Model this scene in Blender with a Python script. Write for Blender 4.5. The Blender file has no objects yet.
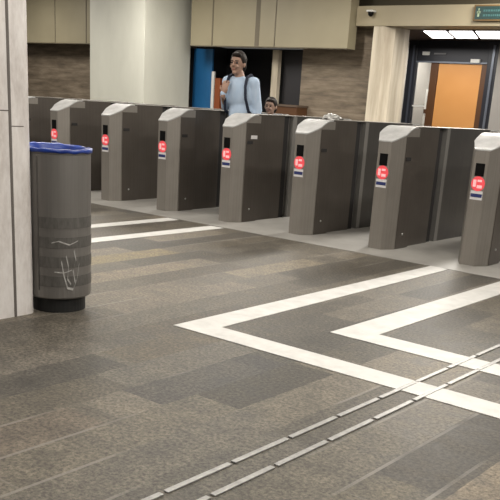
import bpy, bmesh, math, random
from mathutils import Vector, Matrix, noise
random.seed(7)
C = bpy.context.scene.collection
R = math.radians

# ------------------------------------------------------------------ helpers
def mat(name, col, rough=.6, metal=0, spec=.5, emit=None, estr=0, alpha=1, trans=0, coat=0):
    m = bpy.data.materials.new(name); m.use_nodes = True
    b = m.node_tree.nodes['Principled BSDF']
    b.inputs['Base Color'].default_value = (*col, 1)
    b.inputs['Roughness'].default_value = rough
    b.inputs['Metallic'].default_value = metal
    b.inputs['Specular IOR Level'].default_value = spec
    b.inputs['Transmission Weight'].default_value = trans
    b.inputs['Coat Weight'].default_value = coat
    if emit:
        b.inputs['Emission Color'].default_value = (*emit, 1)
        b.inputs['Emission Strength'].default_value = estr
    return m

class NT:
    def __init__(s, m):
        s.t = m.node_tree; s.b = s.t.nodes['Principled BSDF']
    def n(s, typ, **kw):
        x = s.t.nodes.new(typ)
        for k, v in kw.items(): setattr(x, k, v)
        return x
    def l(s, a, b): s.t.links.new(a, b)
    def math(s, op, a, b=0, c=0):
        x = s.n('ShaderNodeMath', operation=op)
        for i, v in enumerate((a, b, c)):
            if hasattr(v, 'links'): s.l(v, x.inputs[i])
            else: x.inputs[i].default_value = v
        return x.outputs[0]
    def noise(s, vec, scale, detail=3, rough=.5):
        x = s.n('ShaderNodeTexNoise'); s.l(vec, x.inputs['Vector'])
        x.inputs['Scale'].default_value = scale; x.inputs['Detail'].default_value = detail
        x.inputs['Roughness'].default_value = rough
        return x.outputs['Fac']
    def mapping(s, vec, scale=(1,1,1), loc=(0,0,0)):
        x = s.n('ShaderNodeMapping'); s.l(vec, x.inputs['Vector'])
        x.inputs['Scale'].default_value = scale; x.inputs['Location'].default_value = loc
        return x.outputs[0]
    def ramp(s, fac, stops, interp='LINEAR'):
        x = s.n('ShaderNodeValToRGB'); x.color_ramp.interpolation = interp
        e = x.color_ramp.elements
        while len(e) < len(stops): e.new(.5)
        for q, (p, c) in zip(e, stops): q.position = p; q.color = (*c, 1)
        s.l(fac, x.inputs[0]); return x.outputs[0]
    def mix(s, fac, a, b, typ='MIX'):
        x = s.n('ShaderNodeMix', data_type='RGBA', blend_type=typ)
        for i, v in ((0, fac), (6, a), (7, b)):
            if hasattr(v, 'links'): s.l(v, x.inputs[i])
            elif i: x.inputs[i].default_value = (*v, 1)
            else: x.inputs[i].default_value = v
        return x.outputs[2]
    def obj(s): return s.n('ShaderNodeTexCoord').outputs['Object']
    def geo(s): return s.n('ShaderNodeNewGeometry').outputs['Position']

def noisy(name, a, b, scale=(2,2,2), det=4, rough=.6, metal=0, spec=.5, nscale=1.0, bump=0, world=True):
    m = mat(name, a, rough, metal, spec); t = NT(m)
    v = t.mapping(t.geo() if world else t.obj(), scale)
    f = t.noise(v, nscale, det, .6)
    c = t.ramp(f, [(.3, a), (.7, b)]); t.l(c, t.b.inputs['Base Color'])
    if bump:
        x = t.n('ShaderNodeBump'); x.inputs['Strength'].default_value = bump; x.inputs['Distance'].default_value = .02
        t.l(f, x.inputs['Height']); t.l(x.outputs[0], t.b.inputs['Normal'])
    return m

def link(name, bm, m, parent=None, smooth=False, bevel=0):
    bmesh.ops.recalc_face_normals(bm, faces=bm.faces)
    me = bpy.data.meshes.new(name); bm.to_mesh(me); bm.free()
    o = bpy.data.objects.new(name, me); C.objects.link(o)
    for x in (m if isinstance(m, (list, tuple)) else [m]): me.materials.append(x)
    if parent: o.parent = parent
    if smooth:
        for p in me.polygons: p.use_smooth = True
    if bevel:
        d = o.modifiers.new('b', 'BEVEL'); d.width = bevel; d.segments = 2; d.limit_method = 'ANGLE'
    return o

def box(bm, x0, x1, y0, y1, z0, z1):
    v = [bm.verts.new(p) for p in [(x0,y0,z0),(x1,y0,z0),(x1,y1,z0),(x0,y1,z0),(x0,y0,z1),(x1,y0,z1),(x1,y1,z1),(x0,y1,z1)]]
    for f in [(0,3,2,1),(4,5,6,7),(0,1,5,4),(1,2,6,5),(2,3,7,6),(3,0,4,7)]: bm.faces.new([v[i] for i in f])
def bx(name, m, *a, parent=None, bevel=0):
    bm = bmesh.new(); box(bm, *a); return link(name, bm, m, parent, bevel=bevel)

def prism(bm, pts, z0, z1, top=None):
    """vertical prism over plan points; z1 may be a function of (x,y)"""
    zf = z1 if callable(z1) else (lambda x, y: z1)
    a = [bm.verts.new((x, y, z0)) for x, y in pts]; b = [bm.verts.new((x, y, zf(x, y))) for x, y in pts]
    n = len(pts)
    for i in range(n): bm.faces.new([a[i], a[(i+1)%n], b[(i+1)%n], b[i]])
    bm.faces.new(a[::-1]); bm.faces.new(b)

def lathe(bm, prof, seg=48, loc=(0,0,0)):
    rings = []
    for r, z in prof:
        rings.append([bm.verts.new((loc[0]+r*math.cos(2*math.pi*i/seg), loc[1]+r*math.sin(2*math.pi*i/seg), loc[2]+z)) for i in range(seg)])
    for k in range(len(rings)-1):
        for i in range(seg):
            bm.faces.new([rings[k][i], rings[k][(i+1)%seg], rings[k+1][(i+1)%seg], rings[k+1][i]])
    bm.faces.new(rings[0][::-1]); bm.faces.new(rings[-1])

def thing(name, label, cat, loc=(0,0,0), rz=0, group=None):
    o = bpy.data.objects.new(name, None); o.empty_display_size = .1; C.objects.link(o)
    o.location = loc; o.rotation_euler = (0,0,rz); return tag(o, label, cat, group)
def tag(o, label, cat, group=None):
    o['label'] = label; o['category'] = cat
    if group: o['group'] = group
    return o
def struct(o):
    o['kind'] = 'structure'; return o

# ------------------------------------------------------------------ materials
M = {}
# stone floor: slabs laid in rows along world Y, each with its own tone
m = mat('stone_floor', (.2,.19,.17), .42, spec=.2); t = NT(m)
sep = t.n('ShaderNodeSeparateXYZ'); t.l(t.geo(), sep.inputs[0])
W, L = .24, .92
row = t.math('FLOOR', t.math('DIVIDE', t.math('ADD', sep.outputs[0], 2.49), W))
wn = t.n('ShaderNodeTexWhiteNoise', noise_dimensions='1D'); t.l(row, wn.inputs['W'])
yy = t.math('ADD', t.math('DIVIDE', sep.outputs[1], L), t.math('MULTIPLY', wn.outputs['Value'], 3.0))
cell = t.math('FLOOR', yy)
cv = t.n('ShaderNodeCombineXYZ'); t.l(row, cv.inputs[0]); t.l(cell, cv.inputs[1])
w2 = t.n('ShaderNodeTexWhiteNoise', noise_dimensions='2D'); t.l(cv.outputs[0], w2.inputs['Vector'])
slab0 = t.ramp(w2.outputs['Value'], [(0,(.085,.081,.075)),(.25,(.12,.111,.098)),(.5,(.165,.150,.126)),(.75,(.14,.132,.12)),(1,(.225,.20,.165))])
def patch(base, x0, x1, y0, y1, col, a=.78):
    k = t.math('MULTIPLY', t.math('GREATER_THAN', sep.outputs[0], x0), t.math('LESS_THAN', sep.outputs[0], x1))
    k = t.math('MULTIPLY', k, t.math('MULTIPLY', t.math('GREATER_THAN', sep.outputs[1], y0), t.math('LESS_THAN', sep.outputs[1], y1)))
    return t.mix(t.math('MULTIPLY', k, a), base, col)
slab = slab0
for q in [(-1.30,-1.01,2.36,3.23,(.035,.032,.030)), (-1.29,-1.01,1.5,2.38,(.12,.108,.085)), (-1.01,-.7,1.8,2.9,(.20,.165,.125)), (-1.53,-1.29,1.7,2.75,(.135,.125,.108)),
          (-2.49,-2.25,2.3,3.15,(.065,.065,.069)), (-2.25,-2.01,2.5,3.2,(.055,.053,.05)), (-2.25,-2.01,3.45,4.0,(.09,.085,.075)), (-2.01,-1.77,1.2,2.5,(.15,.14,.125)), (-1.77,-1.53,1.2,2.3,(.13,.122,.11)),
          (-2.73,-2.49,1.2,2.35,(.11,.10,.085)), (-2.97,-2.73,2.6,3.24,(.13,.112,.088)), (-3.21,-2.97,3.0,3.9,(.12,.105,.088)), (-2.89,-2.73,3.6,4.8,(.10,.092,.08)),
          (-3.93,-3.69,4.6,5.6,(.27,.235,.18)), (-4.17,-3.93,3.9,4.9,(.12,.108,.095)), (-4.41,-4.17,3.4,4.6,(.26,.225,.175)), (-4.89,-4.65,3.7,4.9,(.27,.225,.13)), (-3.69,-3.45,3.2,4.4,(.22,.195,.165)),
          (-2.2,-1.45,4.0,4.6,(.10,.095,.085)), (-2.49,-2.25,1.2,2.0,(.16,.135,.115))]:
    slab = patch(slab, *q)
big = t.noise(t.geo(), 1.1, 5, .6)
c1 = t.mix(t.math('MULTIPLY', t.ramp(big, [(.35,(0,0,0)),(.7,(1,1,1))]), .25), slab, (.195,.172,.145))
fine = t.noise(t.geo(), 60, 3, .8)
c2 = t.mix(.75, c1, t.ramp(fine, [(.36,(.16,.16,.16)),(.64,(.80,.79,.75))]), 'OVERLAY')
mid = t.noise(t.geo(), 9, 5, .65)
c3 = t.mix(.7, c2, t.ramp(mid, [(.32,(.26,.26,.26)),(.68,(.72,.71,.68))]), 'OVERLAY')
# joints
fx = t.math('ABSOLUTE', t.math('SUBTRACT', t.math('FRACT', t.math('DIVIDE', t.math('ADD', sep.outputs[0], 2.49), W)), .5))
fy = t.math('ABSOLUTE', t.math('SUBTRACT', t.math('FRACT', yy), .5))
jx = t.math('GREATER_THAN', fx, .5-.0075/W); jy = t.math('GREATER_THAN', fy, .5-.004/L)
jn = t.ramp(t.noise(t.geo(), 1.1, 2, .5), [(.52,(0,0,0)),(.62,(1,1,1))])
jm = t.math('MULTIPLY', t.math('MULTIPLY', t.math('MAXIMUM', jx, t.math('MULTIPLY', jy, .5)), .55), jn)
c4 = t.mix(jm, c3, (.33,.31,.28))
c4 = t.mix(1.0, c4, (.74,.73,.72), 'MULTIPLY'); t.l(c4, t.b.inputs['Base Color'])
t.l(t.math('ADD', t.math('MULTIPLY', mid, .30), .34), t.b.inputs['Roughness'])
M['floor'] = m

M['pad'] = noisy('grey_concrete', (.26,.247,.228), (.34,.328,.305), (3,3,3), 5, .45, nscale=1.2)
M['paint'] = noisy('white_floor_paint', (.50,.49,.47), (.62,.61,.585), (9,9,9), 5, .55, spec=.3)
M['strip'] = noisy('worn_metal_strip', (.24,.237,.228), (.38,.373,.36), (30,30,30), 3, .4, metal=.3)
M['marble'] = None
m = mat('pale_marble', (.6,.57,.55), .35); t = NT(m)
v = t.mapping(t.geo(), (3,3,1.2)); f = t.noise(v, 2.0, 7, .65); g = t.noise(t.mapping(t.geo(), (40,40,14)), 1, 4, .7)
c = t.ramp(f, [(.35,(.52,.48,.455)),(.55,(.68,.645,.62)),(.75,(.74,.71,.69))])
c = t.mix(.55, c, t.ramp(g, [(.3,(.38,.38,.38)),(.65,(.6,.6,.6))]), 'OVERLAY'); t.l(c, t.b.inputs['Base Color'])
M['marble'] = m
M['joint'] = mat('dark_joint', (.12,.105,.095), .8)
M['white_column'] = noisy('pale_green_white_plaster', (.50,.50,.44), (.60,.60,.53), (1.5,1.5,.5), 5, .55)
M['cream_column'] = noisy('rough_cream_plaster', (.34,.29,.22), (.62,.56,.45), (7,7,.7), 5, .7)
M['soffit'] = noisy('beige_cladding', (.255,.225,.15), (.30,.265,.18), (1,1,1), 3, .5)
M['soffit_dark'] = mat('cladding_joint_and_shade', (.13,.11,.075), .6)
M['beam'] = noisy('ochre_beam_paint', (.27,.23,.15), (.32,.275,.185), (1,1,1), 3, .5)
# brown stone wall, horizontally streaked
m = mat('brown_streaked_stone', (.16,.12,.09), .6); t = NT(m)
v = t.mapping(t.geo(), (1.2,1.2,7)); f = t.noise(v, 1.5, 6, .65)
c = t.ramp(f, [(.3,(.10,.078,.055)),(.5,(.18,.142,.102)),(.72,(.28,.23,.17))])
sz = t.n('ShaderNodeSeparateXYZ'); t.l(t.geo(), sz.inputs[0])
jz = t.math('GREATER_THAN', t.math('ABSOLUTE', t.math('SUBTRACT', t.math('FRACT', t.math('DIVIDE', sz.outputs[2], .28)), .5)), .47)
c = t.mix(t.math('MULTIPLY', jz, .35), c, (.07,.055,.04)); t.l(c, t.b.inputs['Base Color'])
M['brown_wall'] = m
M['dark_wall'] = mat('dark_olive_wall', (.07,.058,.035), .8)
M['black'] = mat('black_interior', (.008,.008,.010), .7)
M['near_black'] = mat('near_black_panel', (.018,.017,.020), .5)
M['blue'] = noisy('blue_panel', (.010,.085,.22), (.014,.115,.28), (2,2,1), 3, .45)
M['ceiling'] = mat('ceiling_paint', (.45,.43,.38), .9)
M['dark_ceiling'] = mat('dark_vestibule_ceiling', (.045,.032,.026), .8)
M['grey_wall'] = mat('light_grey_wall', (.30,.285,.265), .7)
M['door_frame'] = mat('blue_grey_door_frame', (.022,.024,.032), .4, metal=.2)
M['brown_edge'] = mat('dark_brown_edge', (.085,.035,.012), .5)
M['orange'] = noisy('orange_board', (.52,.235,.065), (.60,.29,.095), (1,1,1), 2, .5)
M['glass'] = mat('clear_glass', (.95,.97,.97), .02, trans=1)
M['lit'] = mat('fluorescent_diffuser', (1,1,1), .5, emit=(1,.96,.93), estr=5)
M['sign_green'] = mat('green_sign_face', (.006,.024,.023), .4, emit=(.01,.05,.045), estr=.15)
M['sign_mark'] = mat('pale_sign_marks', (.20,.26,.17), .5, emit=(.55,.65,.5), estr=.05)
M['sign_frame'] = mat('brown_sign_frame', (.10,.06,.02), .5)
M['plaque'] = mat('pale_plaque', (.62,.62,.60), .5)
M['plaque_dim'] = mat('dim_plaque', (.16,.16,.17), .5)
# turnstile metals
def steel(name, a, b, rough, metal):
    m = mat(name, a, rough, metal); t = NT(m)
    f = t.noise(t.mapping(t.obj(), (60,60,1.2)), 1, 4, .7); g = t.noise(t.obj(), 3, 3, .5)
    c = t.ramp(t.math('ADD', t.math('MULTIPLY', f, .5), t.math('MULTIPLY', g, .5)), [(.35,a),(.65,b)])
    t.l(c, t.b.inputs['Base Color']); return m
M['steel'] = steel('brushed_taupe_steel', (.225,.205,.182), (.29,.268,.24), .42, .45)
M['housing'] = steel('shaded_taupe_steel', (.078,.066,.056), (.11,.095,.082), .38, .35)  # darker copy of the steel: shade on the side faces put into the colour
M['housing_rear'] = steel('shaded_charcoal_steel', (.07,.066,.062), (.10,.094,.088), .38, .35)  # same side shade painted into the rear housing's colour
M['cap'] = noisy('toplit_metal_cap', (.38,.378,.372), (.50,.497,.49), (12,12,12), 3, .45, spec=.35, world=False)  # paler than the body steel: ceiling light painted into the sloping caps
M['rib'] = mat('satin_edge', (.26,.25,.235), .4, .4)
M['gap'] = mat('black_gap', (.012,.010,.010), .7)
M['display'] = mat('black_display', (.002,.002,.002), .5, spec=.15)
M['red'] = mat('lit_red_sign', (.55,.06,.07), .5, emit=(1,.08,.10), estr=.42)
M['red_mark'] = mat('lit_pink_mark', (.8,.5,.5), .5, emit=(1,.4,.45), estr=.3)
M['sticker'] = mat('white_sticker', (.62,.60,.60), .5)
M['navy'] = mat('navy_print', (.022,.032,.13), .5)
M['screw'] = mat('bright_screw', (.6,.6,.58), .3, .8)
M['bin'] = steel('grey_bin_steel', (.175,.165,.155), (.225,.213,.20), .40, .55)
M['bin_band'] = noisy('dark_perforated_band', (.095,.09,.083), (.145,.137,.128), (60,60,20), 3, .5, metal=.4)
M['bin_scuff'] = noisy('pale_scuffs', (.22,.21,.20), (.50,.49,.47), (30,30,22), 4, .6)
M['bag'] = noisy('blue_plastic_bag', (.003,.018,.17), (.008,.05,.32), (10,10,10), 4, .3, bump=.4)
M['plinth_and_shadow'] = mat('black_plinth_and_shadow', (.008,.008,.008), .6)
M['wrapper'] = noisy('crumpled_white_plastic', (.45,.44,.42), (.75,.74,.72), (40,40,40), 3, .3)

# ------------------------------------------------------------------ the setting
struct(bx('floor', M['floor'], -30, 6, -4, 21, -.1, 0))
pad = struct(bx('trim_1', M['pad'], -16, 2, 6.30, 9.2, 0, .004))
# rear wall, with a service opening between X -13.18 and -10.2
struct(bx('wall_back', M['brown_wall'], -30, -13.18, 14, 14.2, 0, 2.3))
struct(bx('wall_back_right', M['brown_wall'], -10.2, -8.3, 14, 14.2, 0, 2.95))
struct(bx('wall_upper', M['dark_wall'], -30, 6, 14.2, 14.35, 2.95, 3.6))
struct(bx('wall_back_upper', M['brown_wall'], -30, -10.2, 14.0, 14.2, 2.3, 2.95))
# soffit cladding boxes, joints as thin fillets
def soffit(n, x0, x1, joints):
    o = bx(n, M['soffit'], x0, x1, 13.4, 13.66, 2.205, 3.45)
    struct(o)
    for j, w in joints:
        bx('joint', M['soffit_dark'], j-w/2, j+w/2, 13.394, 13.41, 2.206, 3.45, parent=o)
    bx('lower_edge_shade', M['soffit_dark'], x0, x1, 13.39, 13.41, 2.195, 2.212, parent=o)  # dark strip painting the shade line under the soffit
soffit('trim_2', -24, -14.56, [(-16.95,.02),(-15.85,.03)])
soffit('trim_3', -12.62, -8.80, [(-12.03,.03),(-10.88,.10),(-10.45,.02)])
struct(bx('trim_4', M['beam'], -8.79, 4, 13.6, 14.15, 2.60, 2.925))
# recess behind the opening
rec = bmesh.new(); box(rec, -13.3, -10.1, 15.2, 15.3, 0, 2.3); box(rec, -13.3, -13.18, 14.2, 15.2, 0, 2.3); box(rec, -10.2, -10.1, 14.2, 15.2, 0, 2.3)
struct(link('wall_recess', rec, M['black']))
struct(bx('ceiling', M['ceiling'], -30, 6, -4, 14.35, 3.6, 3.7))
# vestibule
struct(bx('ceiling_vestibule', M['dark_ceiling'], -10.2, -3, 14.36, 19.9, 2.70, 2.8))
struct(bx('wall_vestibule', M['near_black'], -10.05, -9.85, 14.21, 17.3, 0, 2.70))
struct(bx('wall_door', M['grey_wall'], -7.68, -3, 17.35, 17.5, 0, 2.70))
struct(bx('wall_far', M['grey_wall'], -10.2, -3, 19.9, 20, 0, 2.8))
struct(bx('wall_far_left', M['grey_wall'], -10.2, -10.06, 17.6, 19.9, 0, 2.7))

# columns
def column_bevel(name, x0, x1, y0, y1, c, z1, m, label, corners=(0,0,0,0)):
    # corners order: (x0,y0),(x1,y0),(x1,y1),(x0,y1)
    pts = []
    P4 = [(x0,y0),(x1,y0),(x1,y1),(x0,y1)]
    D = [((0,1),(1,0)),((-1,0),(0,1)),((0,-1),(-1,0)),((1,0),(0,-1))]
    for (p, r, d) in zip(P4, corners, D):
        if r == 0: pts.append(p); continue
        a = Vector(p)+r*Vector(d[0]); b = Vector(p)+r*Vector(d[1]); cc = Vector(p)+r*(Vector(d[0])+Vector(d[1]))
        for k in range(c+1):
            q = k/c
            if c == 1: pts.append(tuple(a.lerp(b, q)))
            else:
                v = ((a-cc).lerp(b-cc, q)); v = v.normalized()*r; pts.append(tuple(cc+v))
    bm = bmesh.new(); prism(bm, pts, 0, z1)
    return link(name, bm, m)
col = column_bevel('marble_column', -4.75, -3.765, 1.7, 2.83, 6, 3.6, M['marble'], '', (0,0,.06,0))
tag(col, 'pale marble clad column at the near left, in front of the litter bin', 'column')
bx('joint', M['joint'], -3.767, -3.762, 2.675, 2.69, 0, 3.59, parent=col)
bx('joint', M['joint'], -3.767, -3.7635, 1.7, 2.675, 1.075, 1.08, parent=col)
bx('joint', M['joint'], -3.767, -3.7635, 2.69, 2.765, 1.0, 1.004, parent=col)
wc = column_bevel('white_column', -14.55, -12.92, 12.4, 13.72, 1, 3.6, M['white_column'], '', (0,0,0,0))
tag(wc, 'broad smooth white column rising behind the turnstiles, left of the blue panel', 'column')
cc = column_bevel('cream_column', -8.42, -8.05, 13.62, 14.25, 1, 2.6, M['cream_column'], '', (0,.12,0,0))
tag(cc, 'narrow rough cream column beneath the ochre beam, beside the dark glass door', 'column')

# service opening contents
bd = bx('blue_panel', M['blue'], -13.07, -12.54, 14.0, 14.05, 0, 2.19)
tag(bd, 'plain blue panel standing in the opening right of the white column', 'panel')
bx('panel_edge', M['black'], -13.15, -13.07, 13.99, 14.05, 0, 2.19, parent=bd)
bx('panel_edge', M['plaque'], -12.53, -12.46, 13.99, 14.03, 0, 1.75, parent=bd)
ob = bx('wooden_post', mat('orange_brown_wood', (.22,.055,.015), .5), -12.44, -12.29, 14.0, 14.1, 0, 1.62)
tag(ob, 'orange-brown wooden post beside the blue panel, partly hidden by the standing person', 'post')
po = bx('beige_post', M['cream_column'], -10.86, -10.71, 13.9, 14.0, 0, 2.19)
tag(po, 'slim beige post dividing the dark opening behind the turnstiles', 'post')
dd = thing('dark_shutter', 'near-black door leaf between the slim beige post and the brown stone wall', 'door', (-10.45, 14.08, 0))
bx('leaf', M['near_black'], -.25, .24, 0, .04, 0, 2.19, parent=dd); bx('frame', M['door_frame'], .19, .245, -.02, .0, 0, 2.19, parent=dd)
cb = thing('low_cabinet', 'low dark brown cabinet against the brown stone wall, behind the turnstiles', 'cabinet', (-10.25, 13.8, 0))
bx('body', M['brown_edge'], -.28, .26, -.15, .19, 0, 1.15, parent=cb); bx('top', mat('brown_top', (.10,.07,.05), .5), -.3, .28, -.17, .2, 1.15, 1.19, parent=cb)

# glass door
dr = thing('x', 'x', 'x', (0, 17.4, 0)); dr.name = 'door_1'; del dr['label']; del dr['category']; struct(dr)
bx('door_jamb', M['door_frame'], -9.78, -9.56, -.05, .07, 0, 2.70, parent=dr, bevel=.01)
bx('door_jamb', M['door_frame'], -7.90, -7.68, -.05, .07, 0, 2.70, parent=dr, bevel=.01)
bx('header', M['door_frame'], -9.56, -7.90, -.03, .06, 2.25, 2.70, parent=dr, bevel=.01)
bx('header_strip', mat('pale_blue_grey_edge', (.16,.18,.22), .4, .4), -9.56, -7.90, -.06, -.03, 2.25, 2.28, parent=dr)
bx('jamb_strip', mat('steel_blue_edge', (.17,.19,.23), .35, .5), -7.80, -7.75, -.07, -.05, 0, 2.62, parent=dr)
bx('jamb_strip', mat('steel_blue_edge', (.10,.11,.14), .35, .5), -9.66, -9.62, -.07, -.05, 0, 2.60, parent=dr)
bx('window_pane', M['glass'], -9.56, -9.20, .0, .012, 0, 2.25, parent=dr)
bx('mullion', M['brown_edge'], -9.20, -9.03, -.02, .05, 0, 2.25, parent=dr)
bx('crossbar', M['plaque'], -9.56, -9.24, -.015, -.001, 1.33, 1.36, parent=dr)
bx('small_white_light', M['plaque'], -8.26, -8.06, -.09, -.03, 2.27, 2.34, parent=dr)  # small white light above the door, drawn as an unlit pale block
bx('plaque', M['plaque'], -9.43, -9.26, -.05, -.03, 2.40, 2.47, parent=dr)
bx('plaque', M['plaque_dim'], -9.15, -8.87, -.05, -.03, 2.42, 2.45, parent=dr)
bx('door_edge', M['brown_edge'], -8.02, -7.90, -.02, .05, 0, 2.25, parent=dr)
og = bx('orange_board', M['orange'], -9.02, -8.03, 17.40, 17.44, 0, 2.24)
tag(og, 'large plain orange board filling the dark framed doorway', 'board')
# things seen through the narrow pane
sh = thing('pale_cupboard', 'pale cupboard seen through the narrow glass pane left of the orange board', 'cupboard', (-9.75, 19.2, 0))
bx('body', M['plaque'], -.35, .35, -.3, .3, 0, 1.75, parent=sh); bx('shelf_edge', M['brown_edge'], -.3, .3, -.32, -.3, 1.2, 1.3, parent=sh)

# vestibule lights: four skewed panels
for i, lab in enumerate(['first', 'second', 'third', 'fourth']):
    x = -8.03 + i*.515
    t_ = thing('ceiling_light', lab + ' from the left of the glowing white ceiling panels above the glass door', 'ceiling light', (x, 14.72, 2.6), 0, 'ceiling panels above the glass door')
    bm = bmesh.new(); prism(bm, [(0,0),(.45,0),(-.02,1.25),(-.47,1.25)], .02, .03); link('diffuser', bm, M['lit'], t_)
    bm = bmesh.new(); prism(bm, [(-.02,-.02),(.47,-.02),(-.0,1.27),(-.49,1.27)], .03, .1); link('housing', bm, M['dark_ceiling'], t_)

# sign on the beam
sg = thing('overhead_sign', 'dark green sign in a brown frame mounted on the ochre beam, top right', 'sign', (-6.52, 13.6, 2.67))
bx('frame', M['sign_frame'], 0, 1.3, -.06, 0, 0, .24, parent=sg); bx('sign_face', M['sign_green'], .03, 1.27, -.066, -.06, .025, .215, parent=sg)
bm = bmesh.new(); box(bm, .075,.105,-.07,-.066,.06,.15); box(bm, .06,.12,-.07,-.066,.11,.14); box(bm,.08,.10,-.07,-.066,.16,.185); link('pictogram', bm, M['sign_mark'], sg)
for r_, (zz, n) in enumerate([(.135, 9), (.065, 8)]):
    x = .17; bm = bmesh.new()
    for k in range(n):
        w = random.choice([.02,.03,.035]); box(bm, x, x+w, -.069, -.066, zz, zz+.03); x += w+.014
    link('text_line', bm, mat('dim_sign_text', (.03,.085,.085), .5, emit=(.1,.25,.25), estr=.06), sg)

# camera dome on the beam
cd = thing('security_camera', 'small dark dome camera fixed to the ochre beam above the cream column', 'camera', (-8.45, 13.6, 2.80))
bm = bmesh.new(); lathe(bm, [(.001,.0),(.03,.008),(.045,.03),(.05,.06),(.05,.075)], 20, (0,-.08,-.06)); link('dome', bm, M['display'], cd, True)
bm = bmesh.new(); box(bm, -.06,.06,-.14,.003,.015,.045); link('bracket', bm, M['plaque'], cd, bevel=.008)

# ------------------------------------------------------------------ floor markings
def paint(name, pts, label, group=None, h=.003, z=0.0005):
    bm = bmesh.new(); prism(bm, pts, z, z+h); o = link(name, bm, M['paint']); return tag(o, label, 'floor marking', group)
paint('floor_chevron', [(-3.10,3.235),(1,3.245),(1,3.415),(-2.905,3.415),(-2.95,6.28),(-3.115,6.33)], 'larger white painted chevron on the stone floor, outermost, nearest the bin')
paint('floor_chevron', [(-2.455,3.825),(1,3.805),(1,3.985),(-2.245,4.01),(-2.26,6.28),(-2.46,6.28)], 'smaller white painted chevron nested inside the larger one, at the right')
paint('floor_stripe', [(-6.14,4.0),(-5.98,4.0),(-5.98,6.27),(-6.14,6.27)], 'white painted stripe right of the bin, the farther of the pair by the turnstiles')
paint('floor_stripe', [(-5.54,4.0),(-5.37,4.0),(-5.37,6.27),(-5.54,6.27)], 'white painted stripe right of the bin, the nearer of the pair')
# tactile guide strips: dashes 0.33 long with small gaps
def strip_proto():
    bm = bmesh.new(); prism(bm, [(-.0115,0),(.0115,0),(.0115,.315),(-.0115,.315)], .0035, .009)
    return link('guide_strip', bm, M['strip'], bevel=.002)
sp = None
for X, off, nm in ((-1.68, .085, 'farther'), (-1.56, .09, 'nearer')):
    for k in range(14):
        y = 1.08 + off - .09 + .333*k + (0 if X < -1.6 else .085)
        o = strip_proto() if sp is None else sp.copy()
        if sp is None: sp = o
        else: C.objects.link(o)
        o.location = (X, y+.0, -.003)
        tag(o, 'short raised metal guide strip in the %s of the two dashed lines crossing the floor' % nm, 'guide strip', 'raised guide strips in the %s dashed line' % nm)

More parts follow.
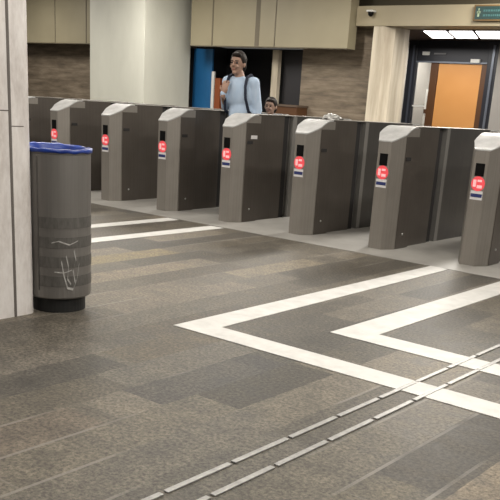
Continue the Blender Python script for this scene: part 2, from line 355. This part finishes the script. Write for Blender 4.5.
# ------------------------------------------------------------------ turnstiles
def zt(x, y):
    if y <= 0: return .944
    if y >= .30: return 1.07
    u = y/.30
    return .944 + .126*(0.55*math.sin(u*math.pi/2) + .45*(3*u*u-2*u**3))
def nose_outline():
    L_, R_ = -.07, .20
    ys = [.12,.16,.20,.24,.28,.32,.36]
    return [(0.0,0.0),(.13,0.0)], ys, L_, R_
def turnstile():
    t = thing('turnstile', '', 'turnstile', (0,0,0))
    (a, b), ys, L_, R_ = nose_outline()
    # nose pedestal: stations in y with half-outline
    def nose(sgn, y0):
        st = [(0,0,.13),(.04,-.023,.153),(.08,-.047,.177)] + [(y,L_,R_) for y in ys]
        bm = bmesh.new(); A = []
        for (y, xl, xr) in st:
            z = zt(0, y)-.006
            A.append([bm.verts.new((xl, y0+sgn*y, 0)), bm.verts.new((xr, y0+sgn*y, 0)), bm.verts.new((xr, y0+sgn*y, z)), bm.verts.new((xl, y0+sgn*y, z))])
        for i in range(len(A)-1):
            for j in range(4): bm.faces.new([A[i][j], A[i][(j+1)%4], A[i+1][(j+1)%4], A[i+1][j]])
        bm.faces.new(A[0]); bm.faces.new(A[-1][::-1])
        link('pedestal', bm, M['steel'], t)
        # cap
        bm = bmesh.new(); A = []; e = .003
        cs = [s for s in st if s[0] <= .33]
        for i, (y, xl, xr) in enumerate(cs):
            z = zt(0, y)
            yy_ = y0+sgn*(y-(e if i == 0 else 0))
            A.append([bm.verts.new((xl-e, yy_, z-.006)), bm.verts.new((xr+e, yy_, z-.006)), bm.verts.new((xr+e, yy_, z+.006)), bm.verts.new((xl-e, yy_, z+.006))])
        for i in range(len(A)-1):
            for j in range(4): bm.faces.new([A[i][j], A[i][(j+1)%4], A[i+1][(j+1)%4], A[i+1][j]])
        bm.faces.new(A[0]); bm.faces.new(A[-1][::-1])
        link('top_cap', bm, M['cap'], t)
    nose(1, 0); nose(-1, 2.30)
    # dark skin on one side: shade painted over the pedestal steel
    bx('side_shade', M['housing'], .2, .204, .135, .36, .004, .99, parent=t)
    bx('front_housing', M['housing'], -.035, .168, .36, .80, .0, 1.072, parent=t)
    bx('gap_core', M['gap'], -.02, .15, .80, .90, .0, 1.065, parent=t)
    bx('barrier_edge', M['rib'], .0, .13, .90, .94, .03, 1.067, parent=t)
    bx('barrier_edge', M['rib'], -.04, .172, .955, 1.02, .0, 1.07, parent=t)
    bx('rear_housing', M['housing_rear'], -.035, .168, 1.02, 1.94, .0, 1.072, parent=t)
    bx('top_trim', M['steel'], -.038, .171, .36, 1.94, 1.072, 1.078, parent=t)
    # front face details
    bx('display', M['display'], .025, .105, -.002, .004, .735, .838, parent=t)
    bm = bmesh.new()
    ring = [bm.verts.new((.066+.060*math.cos(a), -.003, .675+.060*math.sin(a))) for a in [i*2*math.pi/28 for i in range(28)]]
    ring2 = [bm.verts.new((v.co.x, .002, v.co.z)) for v in ring]
    bm.faces.new(ring); bm.faces.new(ring2[::-1])
    for i in range(28): bm.faces.new([ring[i], ring2[i], ring2[(i+1)%28], ring[(i+1)%28]])
    rd = link('red_light', bm, M['red'], t)
    bm = bmesh.new(); box(bm, .024,.050,-.005,-.002,.648,.706); box(bm, .060,.104,-.005,-.002,.640,.664); box(bm,.060,.098,-.005,-.002,.690,.708)
    link('symbol', bm, M['red_mark'], rd)
    lb = bx('sticker', M['sticker'], .012, .118, -.002, .003, .545, .617, parent=t)
    bx('printed_band', M['navy'], .016, .114, -.004, -.001, .566, .594, parent=lb)
    bx('sensor_slot', M['gap'], .203, .209, .15, .235, .785, .815, parent=t)
    bm = bmesh.new(); lathe(bm, [(.010,0),(.010,.006),(.006,.009)], 12); bm.transform(Matrix.Translation((.203,.235,.13)) @ Matrix.Rotation(R(90), 4, 'Y')); link('lock', bm, M['screw'], t)
    return t
proto = turnstile()
labs = ['grey turnstile mostly hidden by the marble column, farthest left of the row',
 'grey turnstile standing directly behind the bin, second from the left of the row',
 'grey turnstile just right of the bin, in front of the white column',
 'grey turnstile in front of the blue panel, left of the standing people',
 'grey turnstile hiding the lower bodies of the two people, small white tag on its side',
 'grey turnstile with a crumpled white wrapper on top, before the brown stone wall',
 'grey turnstile in front of the cream column and glass door, second from the right',
 'grey turnstile cut by the right edge of the picture, nearest of the row']
gates = []
for k in range(8):
    if k == 0: r = proto
    else:
        r = proto.copy(); C.objects.link(r)
        for ch in proto.children:
            c = ch.copy(); C.objects.link(c); c.parent = r
            for g in ch.children:
                d = g.copy(); C.objects.link(d); d.parent = c
    r['label'] = labs[k]; r['group'] = 'row of grey turnstiles'
    gates.append(r)
for k, r in enumerate(gates): r.location = (-5.748+.912*(k-4), 6.621, .0045)
bx('paper_tag', M['sticker'], .208, .211, .20, .30, .835, .87, parent=gates[4])

# wrapper on gate 5
bm = bmesh.new(); bmesh.ops.create_icosphere(bm, subdivisions=4, radius=1)
for v in bm.verts:
    n = noise.noise(v.co*2.1+Vector((3,1,0)))*.5 + noise.noise(v.co*5)*.3
    v.co = v.co*(1+n); v.co = Vector((v.co.x*.065, v.co.y*.10, max(v.co.z, -.6)*.035))
zmin = min(v.co.z for v in bm.verts)
w = link('crumpled_wrapper', bm, M['wrapper']); w.location = (-4.836+.09, 6.621+.44, .0045+1.078-zmin); tag(w, 'crumpled white plastic wrapper lying on top of a turnstile', 'wrapper')

# ------------------------------------------------------------------ litter bin
B = thing('litter_bin', 'grey metal cylindrical litter bin with banded sides behind the marble column', 'bin', (-3.808, 3.012, 0))
rb = .182
bm = bmesh.new(); lathe(bm, [(.15,0),(.15,.10)], 40); link('plinth_and_shadow', bm, M['plinth_and_shadow'], B, False)  # black plinth, drawn wider to take in the shadow on the floor
# shell, open at the top
bm = bmesh.new(); N = 96
prof = [(rb-.015,.085),(rb-.004,.085),(rb,.092),(rb,.867),(rb+.003,.870),(rb+.003,.884),(rb-.006,.886),(rb-.010,.872),(rb-.012,.5),(rb-.012,.12)]
rings = [[bm.verts.new((r*math.cos(2*math.pi*i/N), r*math.sin(2*math.pi*i/N), z)) for i in range(N)] for r, z in prof]
for k in range(len(rings)):
    k2 = (k+1) % len(rings)
    for i in range(N): bm.faces.new([rings[k][i], rings[k][(i+1)%N], rings[k2][(i+1)%N], rings[k2][i]])
link('shell', bm, M['bin'], B, False)
def arc_band(name, a0, a1, z0, z1, r0, r1, m, parent, n=40):
    bm = bmesh.new(); S = []
    for i in range(n+1):
        a = R(a0+(a1-a0)*i/n); c, s = math.cos(a), math.sin(a)
        S.append([bm.verts.new((r0*c,r0*s,z0)), bm.verts.new((r1*c,r1*s,z0)), bm.verts.new((r1*c,r1*s,z1)), bm.verts.new((r0*c,r0*s,z1))])
    for i in range(n):
        for j in range(4): bm.faces.new([S[i][j], S[i][(j+1)%4], S[i+1][(j+1)%4], S[i+1][j]])
    bm.faces.new(S[0]); bm.faces.new(S[-1][::-1])
    return link(name, bm, m, parent)
# camera direction from the bin: about -39 degrees
for z0 in (.477, .370, .262, .155):
    arc_band('band', -72, 60, z0, z0+.060, rb-.001, rb+.0022, M['bin_band'], B)
arc_band('seam', -74.5, -73, .13, .855, rb-.001, rb+.003, M['bin_band'], B, 3)
# liner bag folded over the rim
bm = bmesh.new(); N = 96; S = []
pr = [(rb-.03,.70),(rb-.022,.80),(rb-.014,.884),(rb-.004,.897),(rb+.006,.894),(rb+.009,.880),(rb+.008,.864)]
for j, (r, z) in enumerate(pr):
    S.append([])
    for i in range(N):
        a = 2*math.pi*i/N
        q = noise.noise(Vector((math.cos(a)*4, math.sin(a)*4, j*.3)))
        zz = z + (q*.008 if j >= 5 else q*.006) + (.012 if j>=5 else 0) + .012*max(0, math.cos(a-R(170)))*(j<5)
        rr = r + q*.004*(j>=3)
        S[-1].append(bm.verts.new((rr*math.cos(a), rr*math.sin(a), zz)))
for j in range(len(S)-1):
    for i in range(N): bm.faces.new([S[j][i], S[j][(i+1)%N], S[j+1][(i+1)%N], S[j+1][i]])
cv_ = bm.verts.new((0,0,.66))
for i in range(N): bm.faces.new([S[0][i], S[0][(i+1)%N], cv_])
bag = link('liner_bag', bm, M['bag'], B, True)
sd = bag.modifiers.new('s', 'SOLIDIFY'); sd.thickness = .0015
# pale scribbled scuffs, low right of the shell
bm = bmesh.new()
def stroke(pts, w=.004):
    for (a0, z0), (a1, z1) in zip(pts[:-1], pts[1:]):
        n = 4; V = []
        for i in range(n+1):
            a = R(a0+(a1-a0)*i/n); z = z0+(z1-z0)*i/n; r = rb+.0035
            V.append((bm.verts.new((r*math.cos(a), r*math.sin(a), z-w)), bm.verts.new((r*math.cos(a+.02), r*math.sin(a+.02), z+w))))
        for i in range(n): bm.faces.new([V[i][0], V[i+1][0], V[i+1][1], V[i][1]])
stroke([(-34,.30),(-30,.22),(-24,.15),(-14,.14),(-6,.20),(-2,.28)], .006)
stroke([(-26,.33),(-22,.27),(-24,.20),(-18,.17)], .005)
stroke([(-12,.36),(-8,.30),(-14,.25),(-10,.18)], .005)
stroke([(-50,.40),(-38,.41),(-20,.39),(-4,.41)], .003)
stroke([(-46,.24),(-30,.235),(-16,.25)], .003)
scf = link('scuffs', bm, M['bin_scuff'], B)
sd = scf.modifiers.new('s', 'SOLIDIFY'); sd.thickness = .0005

# ------------------------------------------------------------------ people
def capsule(bm, a, b, ra, rb_, seg=14, sx=1.0):
    a, b = Vector(a), Vector(b); d = (b-a); L_ = max(d.length, 1e-5)
    q = Vector((0,0,1)).rotation_difference(d.normalized() if d.length > 1e-6 else Vector((0,0,1))).to_matrix()
    rings = []
    n = 5
    for i in range(n+1):
        t_ = -math.pi/2 + (math.pi/2)*i/n; rings.append((ra*math.cos(t_), ra*math.sin(t_)))
    for i in range(n+1):
        t_ = (math.pi/2)*i/n; rings.append((rb_*math.cos(t_), L_+rb_*math.sin(t_)))
    V = []
    for r, z in rings:
        r = max(r, 1e-4)
        V.append([bm.verts.new(a + q @ Vector((r*math.cos(2*math.pi*k/seg), r*math.sin(2*math.pi*k/seg), z))) for k in range(seg)])
    for i in range(len(V)-1):
        for k in range(seg): bm.faces.new([V[i][k], V[i][(k+1)%seg], V[i+1][(k+1)%seg], V[i+1][k]])
    bm.faces.new(V[0][::-1]); bm.faces.new(V[-1])
def ell(bm, c, r):
    m4 = Matrix.Translation(c) @ Matrix.Diagonal((*r, 1)); bmesh.ops.create_uvsphere(bm, u_segments=24, v_segments=16, radius=1, matrix=m4)
def blob(name, bm, m, parent, vox=.008, smooth=6):
    o = link(name, bm, m, None)
    r = o.modifiers.new('r', 'REMESH'); r.mode = 'VOXEL'; r.voxel_size = vox; r.use_smooth_shade = True
    s = o.modifiers.new('s', 'SMOOTH'); s.iterations = smooth; s.factor = .5
    dg = bpy.context.evaluated_depsgraph_get(); dg.update()
    me = bpy.data.meshes.new_from_object(o.evaluated_get(dg)); me.name = name
    o.modifiers.clear(); o.data = me
    for p in me.polygons: p.use_smooth = True
    if not me.materials: me.materials.append(m)
    o.parent = parent; return o

def person(name, label, loc, rz, H, skin, hairc, topc, legc, lean=0.0, long_hair=False, pack=None, child=False):
    T = thing(name, label, 'person', loc, rz)
    k = H/1.72; hs = (1.12 if child else 1.0)     # children carry relatively larger heads
    def S(p): return Vector(p)*k
    hip = .93; sh = 1.40; ln = Vector((lean, 0, 0))
    neck0 = Vector((lean*.55, .01, 1.42)); hc = Vector((lean, -.02, 1.595 if not child else 1.565))
    joints = {}
    for s in (-1, 1):
        joints[s] = dict(hip=(s*.09,0,hip), knee=(s*.10,-.03-.06*(s>0),.50), ankle=(s*.10,.03+.08*(s<0)-.08*(s>0),.09), toe=(s*.115,-.14-.08*(s>0)+.08*(s<0),.035),
            shl=(s*.158+lean*.45,.0,sh), elb=(s*.195+lean*.25,.03,1.12), wri=(s*.185+lean*.1,-.07,.88), d=(0,-.25,-.97))
    if not child: joints[-1].update(elb=(-.20+lean*.25,.02,1.14), wri=(-.135+lean*.3,-.175,1.245), d=(.15,.10,.98))
    def head(bm, g=0):
        ell(bm, S(hc+Vector((0,.012,.018))), tuple(Vector((.076+g,.094+g,.098+g))*k*hs))
        ell(bm, S(hc+Vector((0,-.022,-.045))), tuple(Vector((.056+g,.062+g,.070+g))*k*hs))
    bm = bmesh.new(); head(bm)
    capsule(bm, S(hc+Vector((0,-.094*hs,.012))), S(hc+Vector((0,-.112*hs,-.022))), .008*k, .014*k)     # nose
    for s in (-1,1):
        ell(bm, S(hc+Vector((s*.079*hs,.012,-.008))), (.011*k,.020*k,.032*k))                        # ears
        ell(bm, S(hc+Vector((s*.028,-.083*hs,-.035))), (.022*k,.02*k,.02*k))                         # cheeks
    ell(bm, S(hc+Vector((0,-.084*hs,-.062))), (.023*k,.014*k,.007*k))                                # lips
    ell(bm, S(hc+Vector((0,-.074*hs,-.097))), (.026*k,.02*k,.018*k))                                 # chin
    capsule(bm, S(neck0), S(hc+Vector((0,.02,-.06))), .056*k, .052*k)
    ell(bm, S((lean*.4,0,1.27)), tuple(Vector((.155,.10,.17))*k)); ell(bm, S((lean*.15,0,1.08)), tuple(Vector((.125,.09,.15))*k)); ell(bm, S((0,0,.95)), tuple(Vector((.15,.105,.12))*k))
    for s in (-1,1):
        j = joints[s]
        capsule(bm, S(j['hip']), S(j['knee']), .082*k, .055*k); capsule(bm, S(j['knee']), S(j['ankle']), .054*k, .036*k)
        capsule(bm, S(j['ankle'])+Vector((0,.01,-.03))*k, S(j['toe']), .036*k, .030*k)
        capsule(bm, S((lean*.5,0,1.39)), S(j['shl']), .06*k, .056*k)
        capsule(bm, S(j['shl']), S(j['elb']), .052*k, .039*k); capsule(bm, S(j['elb']), S(j['wri']), .038*k, .025*k)
        w_ = Vector(j['wri']); d_ = Vector(j['d']).normalized(); palm = w_+d_*.075; si = Vector((0,1,0)) if d_.z < 0 else Vector((1,0,0)); cu = Vector((-s*.35,0,0)) if d_.z < 0 else Vector((0,.5,0))
        capsule(bm, S(w_), S(palm), .026*k, .030*k); ell(bm, S(palm), tuple(Vector((.020,.042,.045) if d_.z < 0 else (.042,.020,.045))*k))
        for q, (dy, L1, L2) in enumerate([(-.034,.040,.030),(-.012,.046,.034),(.010,.042,.031),(.031,.032,.025)]):
            p0 = palm+si*dy+d_*.030; p1 = p0+si*dy*.15+(d_+cu*.3)*L1; p2 = p1+(d_*.7+cu*1.3)*L2
            capsule(bm, S(p0), S(p1), .0095*k, .0085*k, 8); capsule(bm, S(p1), S(p2), .0085*k, .0075*k, 8)
        p0 = palm-si*.030-d_*.018; p1 = p0-si*.030+d_*.028+cu*.02; p2 = p1-si*.006+d_*.028+cu*.02
        capsule(bm, S(p0), S(p1), .012*k, .010*k, 8); capsule(bm, S(p1), S(p2), .010*k, .009*k, 8)
    body = blob('body', bm, skin, T, .0075*k, 4)
    # eyes, brows, mouth
    for s in (-1,1):
        bm = bmesh.new(); ell(bm, S(hc+Vector((s*.030,-.078*hs,.004))), (.014*k,.010*k,.009*k)); link('eye', bm, mat('eye_dark', (.03,.02,.018), .3), T, True)
        bm = bmesh.new(); capsule(bm, S(hc+Vector((s*.016,-.088*hs,.024))), S(hc+Vector((s*.045,-.078*hs,.024))), .005*k, .004*k, 8); link('eyebrow', bm, hairc, T, True)
    bm = bmesh.new(); ell(bm, S(hc+Vector((0,-.092*hs,-.062))), (.021*k,.008*k,.0055*k)); link('mouth', bm, mat('lip', (.30,.10,.085), .5), T, True)
    # hair: shell over crown and back
    bm = bmesh.new(); ell(bm, S(hc+Vector((0,.028,.036))), tuple(Vector((.088,.096,.100))*k*hs))
    ell(bm, S(hc+Vector((0,.055,-.02))), tuple(Vector((.080,.060,.085))*k*hs))
    for s in (-1,1): ell(bm, S(hc+Vector((s*.068,.02,.03))), tuple(Vector((.022,.045,.05))*k*hs))
    ell(bm, S(hc+Vector((.01,-.055,.088))), tuple(Vector((.055,.035,.024))*k*hs))
    if long_hair:
        for s in (-1,1): capsule(bm, S(hc+Vector((s*.070,.045,.0))), S(hc+Vector((s*.082,.05,-.17))), .035*k, .03*k)
        ell(bm, S(hc+Vector((0,.075,-.10))), tuple(Vector((.08,.04,.12))*k))
    blob('hair', bm, hairc, T, .009*k, 3)
    # top
    bm = bmesh.new()
    ell(bm, S((lean*.4,0,1.27)), tuple(Vector((.172,.117,.185))*k)); ell(bm, S((lean*.15,0,1.08)), tuple(Vector((.148,.112,.17))*k)); ell(bm, S((0,0,.96)), tuple(Vector((.166,.12,.115))*k))
    for s in (-1,1):
        j = joints[s]
        capsule(bm, S((lean*.5,0,1.385)), S(j['shl']), .068*k, .069*k); capsule(bm, S(j['shl']), S(j['elb']), .066*k, .052*k)
        capsule(bm, S(j['elb']), S(Vector(j['wri'])+Vector((0,.005,.03))), .050*k, .036*k)
    capsule(bm, S(neck0+Vector((0,0,-.02))), S(neck0+Vector((lean*.1,0,.015))), .066*k, .062*k)
    blob('shirt' if not child else 'jacket', bm, topc, T, .011*k, 5)
    # trousers
    bm = bmesh.new(); ell(bm, S((0,0,.92)), tuple(Vector((.160,.115,.10))*k))
    for s in (-1,1):
        j = joints[s]; capsule(bm, S(j['hip']), S(j['knee']), .094*k, .070*k); capsule(bm, S(j['knee']), S(Vector(j['ankle'])+Vector((0,0,.03))), .069*k, .058*k)
    blob('trousers', bm, legc, T, .012*k, 4)
    for s in (-1,1):
        j = joints[s]; bm = bmesh.new(); a = Vector(j['ankle']); b = Vector(j['toe'])
        capsule(bm, S(a+Vector((0,.035,-.045))), S(b+Vector((0,-.02,.008))), .047*k, .043*k); ell(bm, S(a+Vector((0,.0,-.02))), tuple(Vector((.05,.055,.05))*k))
        o = blob('shoe', bm, M['display'], T, .010*k, 3)
        for v in o.data.vertices: v.co.z = max(v.co.z, 0.0)
    for v in body.data.vertices: v.co.z = max(v.co.z, .004)
    if pack:
        bm = bmesh.new(); ell(bm, S((lean*.4+.02,.15,1.24)), tuple(Vector((.135,.075,.19))*k)); box_ = bm
        o = blob('backpack', bm, pack, T, .014*k, 3)
        for s in (-1,1):
            bm = bmesh.new(); pts = [(s*.105+lean*.5,.13,1.44),(s*.11+lean*.5,.03,1.485),(s*.11+lean*.5,-.07,1.455),(s*.115+lean*.4,-.128,1.36),(s*.125+lean*.35,-.14,1.24),(s*.145+lean*.3,-.09,1.10),(s*.14+lean*.2,.08,1.04)]
            for a, b in zip(pts[:-1], pts[1:]): capsule(bm, S(a), S(b), .017*k, .017*k, 10)
            blob('strap', bm, pack, T, .008*k, 2)
    return T

skin1 = mat('skin_tone', (.36,.22,.16), .55); skin2 = mat('child_skin_tone', (.42,.27,.20), .55)
hair1 = noisy('dark_brown_hair', (.012,.009,.008), (.028,.020,.016), (80,80,20), 3, .6, spec=.15, world=False)
shirt = noisy('pale_blue_shirt', (.42,.54,.70), (.52,.63,.78), (20,20,8), 3, .8, world=False)
dark = noisy('dark_navy_cloth', (.02,.024,.04), (.035,.04,.06), (20,20,20), 3, .8, spec=.15, world=False)
jack = noisy('slate_grey_jacket', (.10,.115,.14), (.14,.155,.18), (20,20,20), 3, .8, spec=.15, world=False)
person('person', 'adult in a pale blue shirt and dark backpack straps standing between two turnstiles', (-6.175, 7.42, .0045), R(14), 1.70, skin1, hair1, shirt, dark, lean=-.075, pack=dark)
person('person', 'smaller dark-haired person in a grey jacket whose head shows just above a turnstile', (-6.135, 7.88, .0045), R(20), 1.27, skin2, hair1, jack, dark, child=True)

# ------------------------------------------------------------------ light
def area(loc, sx, sy, p, col=(1,.95,.87), rot=(0,0,0)):
    l = bpy.data.lights.new('lamp', 'AREA'); l.shape = 'RECTANGLE'; l.size = sx; l.size_y = sy; l.energy = p; l.color = col
    o = bpy.data.objects.new('lamp', l); o.location = loc; o.rotation_euler = rot; C.objects.link(o); return o
for x in (-12, -8.6, -5.2, -1.8):
    for y in (1.0, 4.2, 10.6):
        area((x, y, 3.5), .35, 2.2, {1.0:50, 4.2:84, 10.6:165}[y])
for x, y in ((1.2,1.5),(1.2,4.5)): area((x, y, 3.3), .35, 2.2, 85, rot=(0,R(30),0))  # added lamps with no known fixture, brightening the marble column from the right
for x in (-10.3, -6.9, -3.5):
    area((x, 7.6, 3.5), 1.6, .35, 18)
area((-5.4, 12.6, 3.5), .35, 1.6, 170); area((-17, 10.6, 3.5), .35, 2.2, 190)  # added lamps with no known fixture: cream column's side, then far left background
area((-8.6, 16.4, 2.55), 2, .6, 45)
area((-9.0, 18.3, 2.6), 1.4, .8, 85)
area((-7.6, 15.2, 2.5), 1.6, .8, 30)
w = bpy.data.worlds.new('world'); bpy.context.scene.world = w; w.use_nodes = True
w.node_tree.nodes['Background'].inputs[0].default_value = (.85,.82,.78,1); w.node_tree.nodes['Background'].inputs[1].default_value = .13

# ------------------------------------------------------------------ camera
yaw, pit, rol, f, cx, cy = R(37.297), R(18.45), R(3.895), 832.493, 261.529, 380.624
F = Vector((-math.sin(yaw)*math.cos(pit), math.cos(yaw)*math.cos(pit), -math.sin(pit)))
Rr = Vector((math.cos(yaw), math.sin(yaw), 0)); U = Rr.cross(F)
R2 = math.cos(rol)*Rr + math.sin(rol)*U; U2 = -math.sin(rol)*Rr + math.cos(rol)*U
cam = bpy.data.cameras.new('camera'); co = bpy.data.objects.new('camera', cam); C.objects.link(co)
mw = Matrix((R2, U2, -F)).transposed().to_4x4(); mw.translation = (0, 0, 1.2); co.matrix_world = mw
cam.sensor_width = 36; cam.lens = f/500*36; cam.shift_x = -(cx-250)/500; cam.shift_y = (cy-250)/500; cam.clip_end = 100
s = bpy.context.scene; s.camera = co
s.view_settings.view_transform = 'Standard'; s.view_settings.look = 'None'; s.view_settings.gamma = 1; s.view_settings.exposure = 0
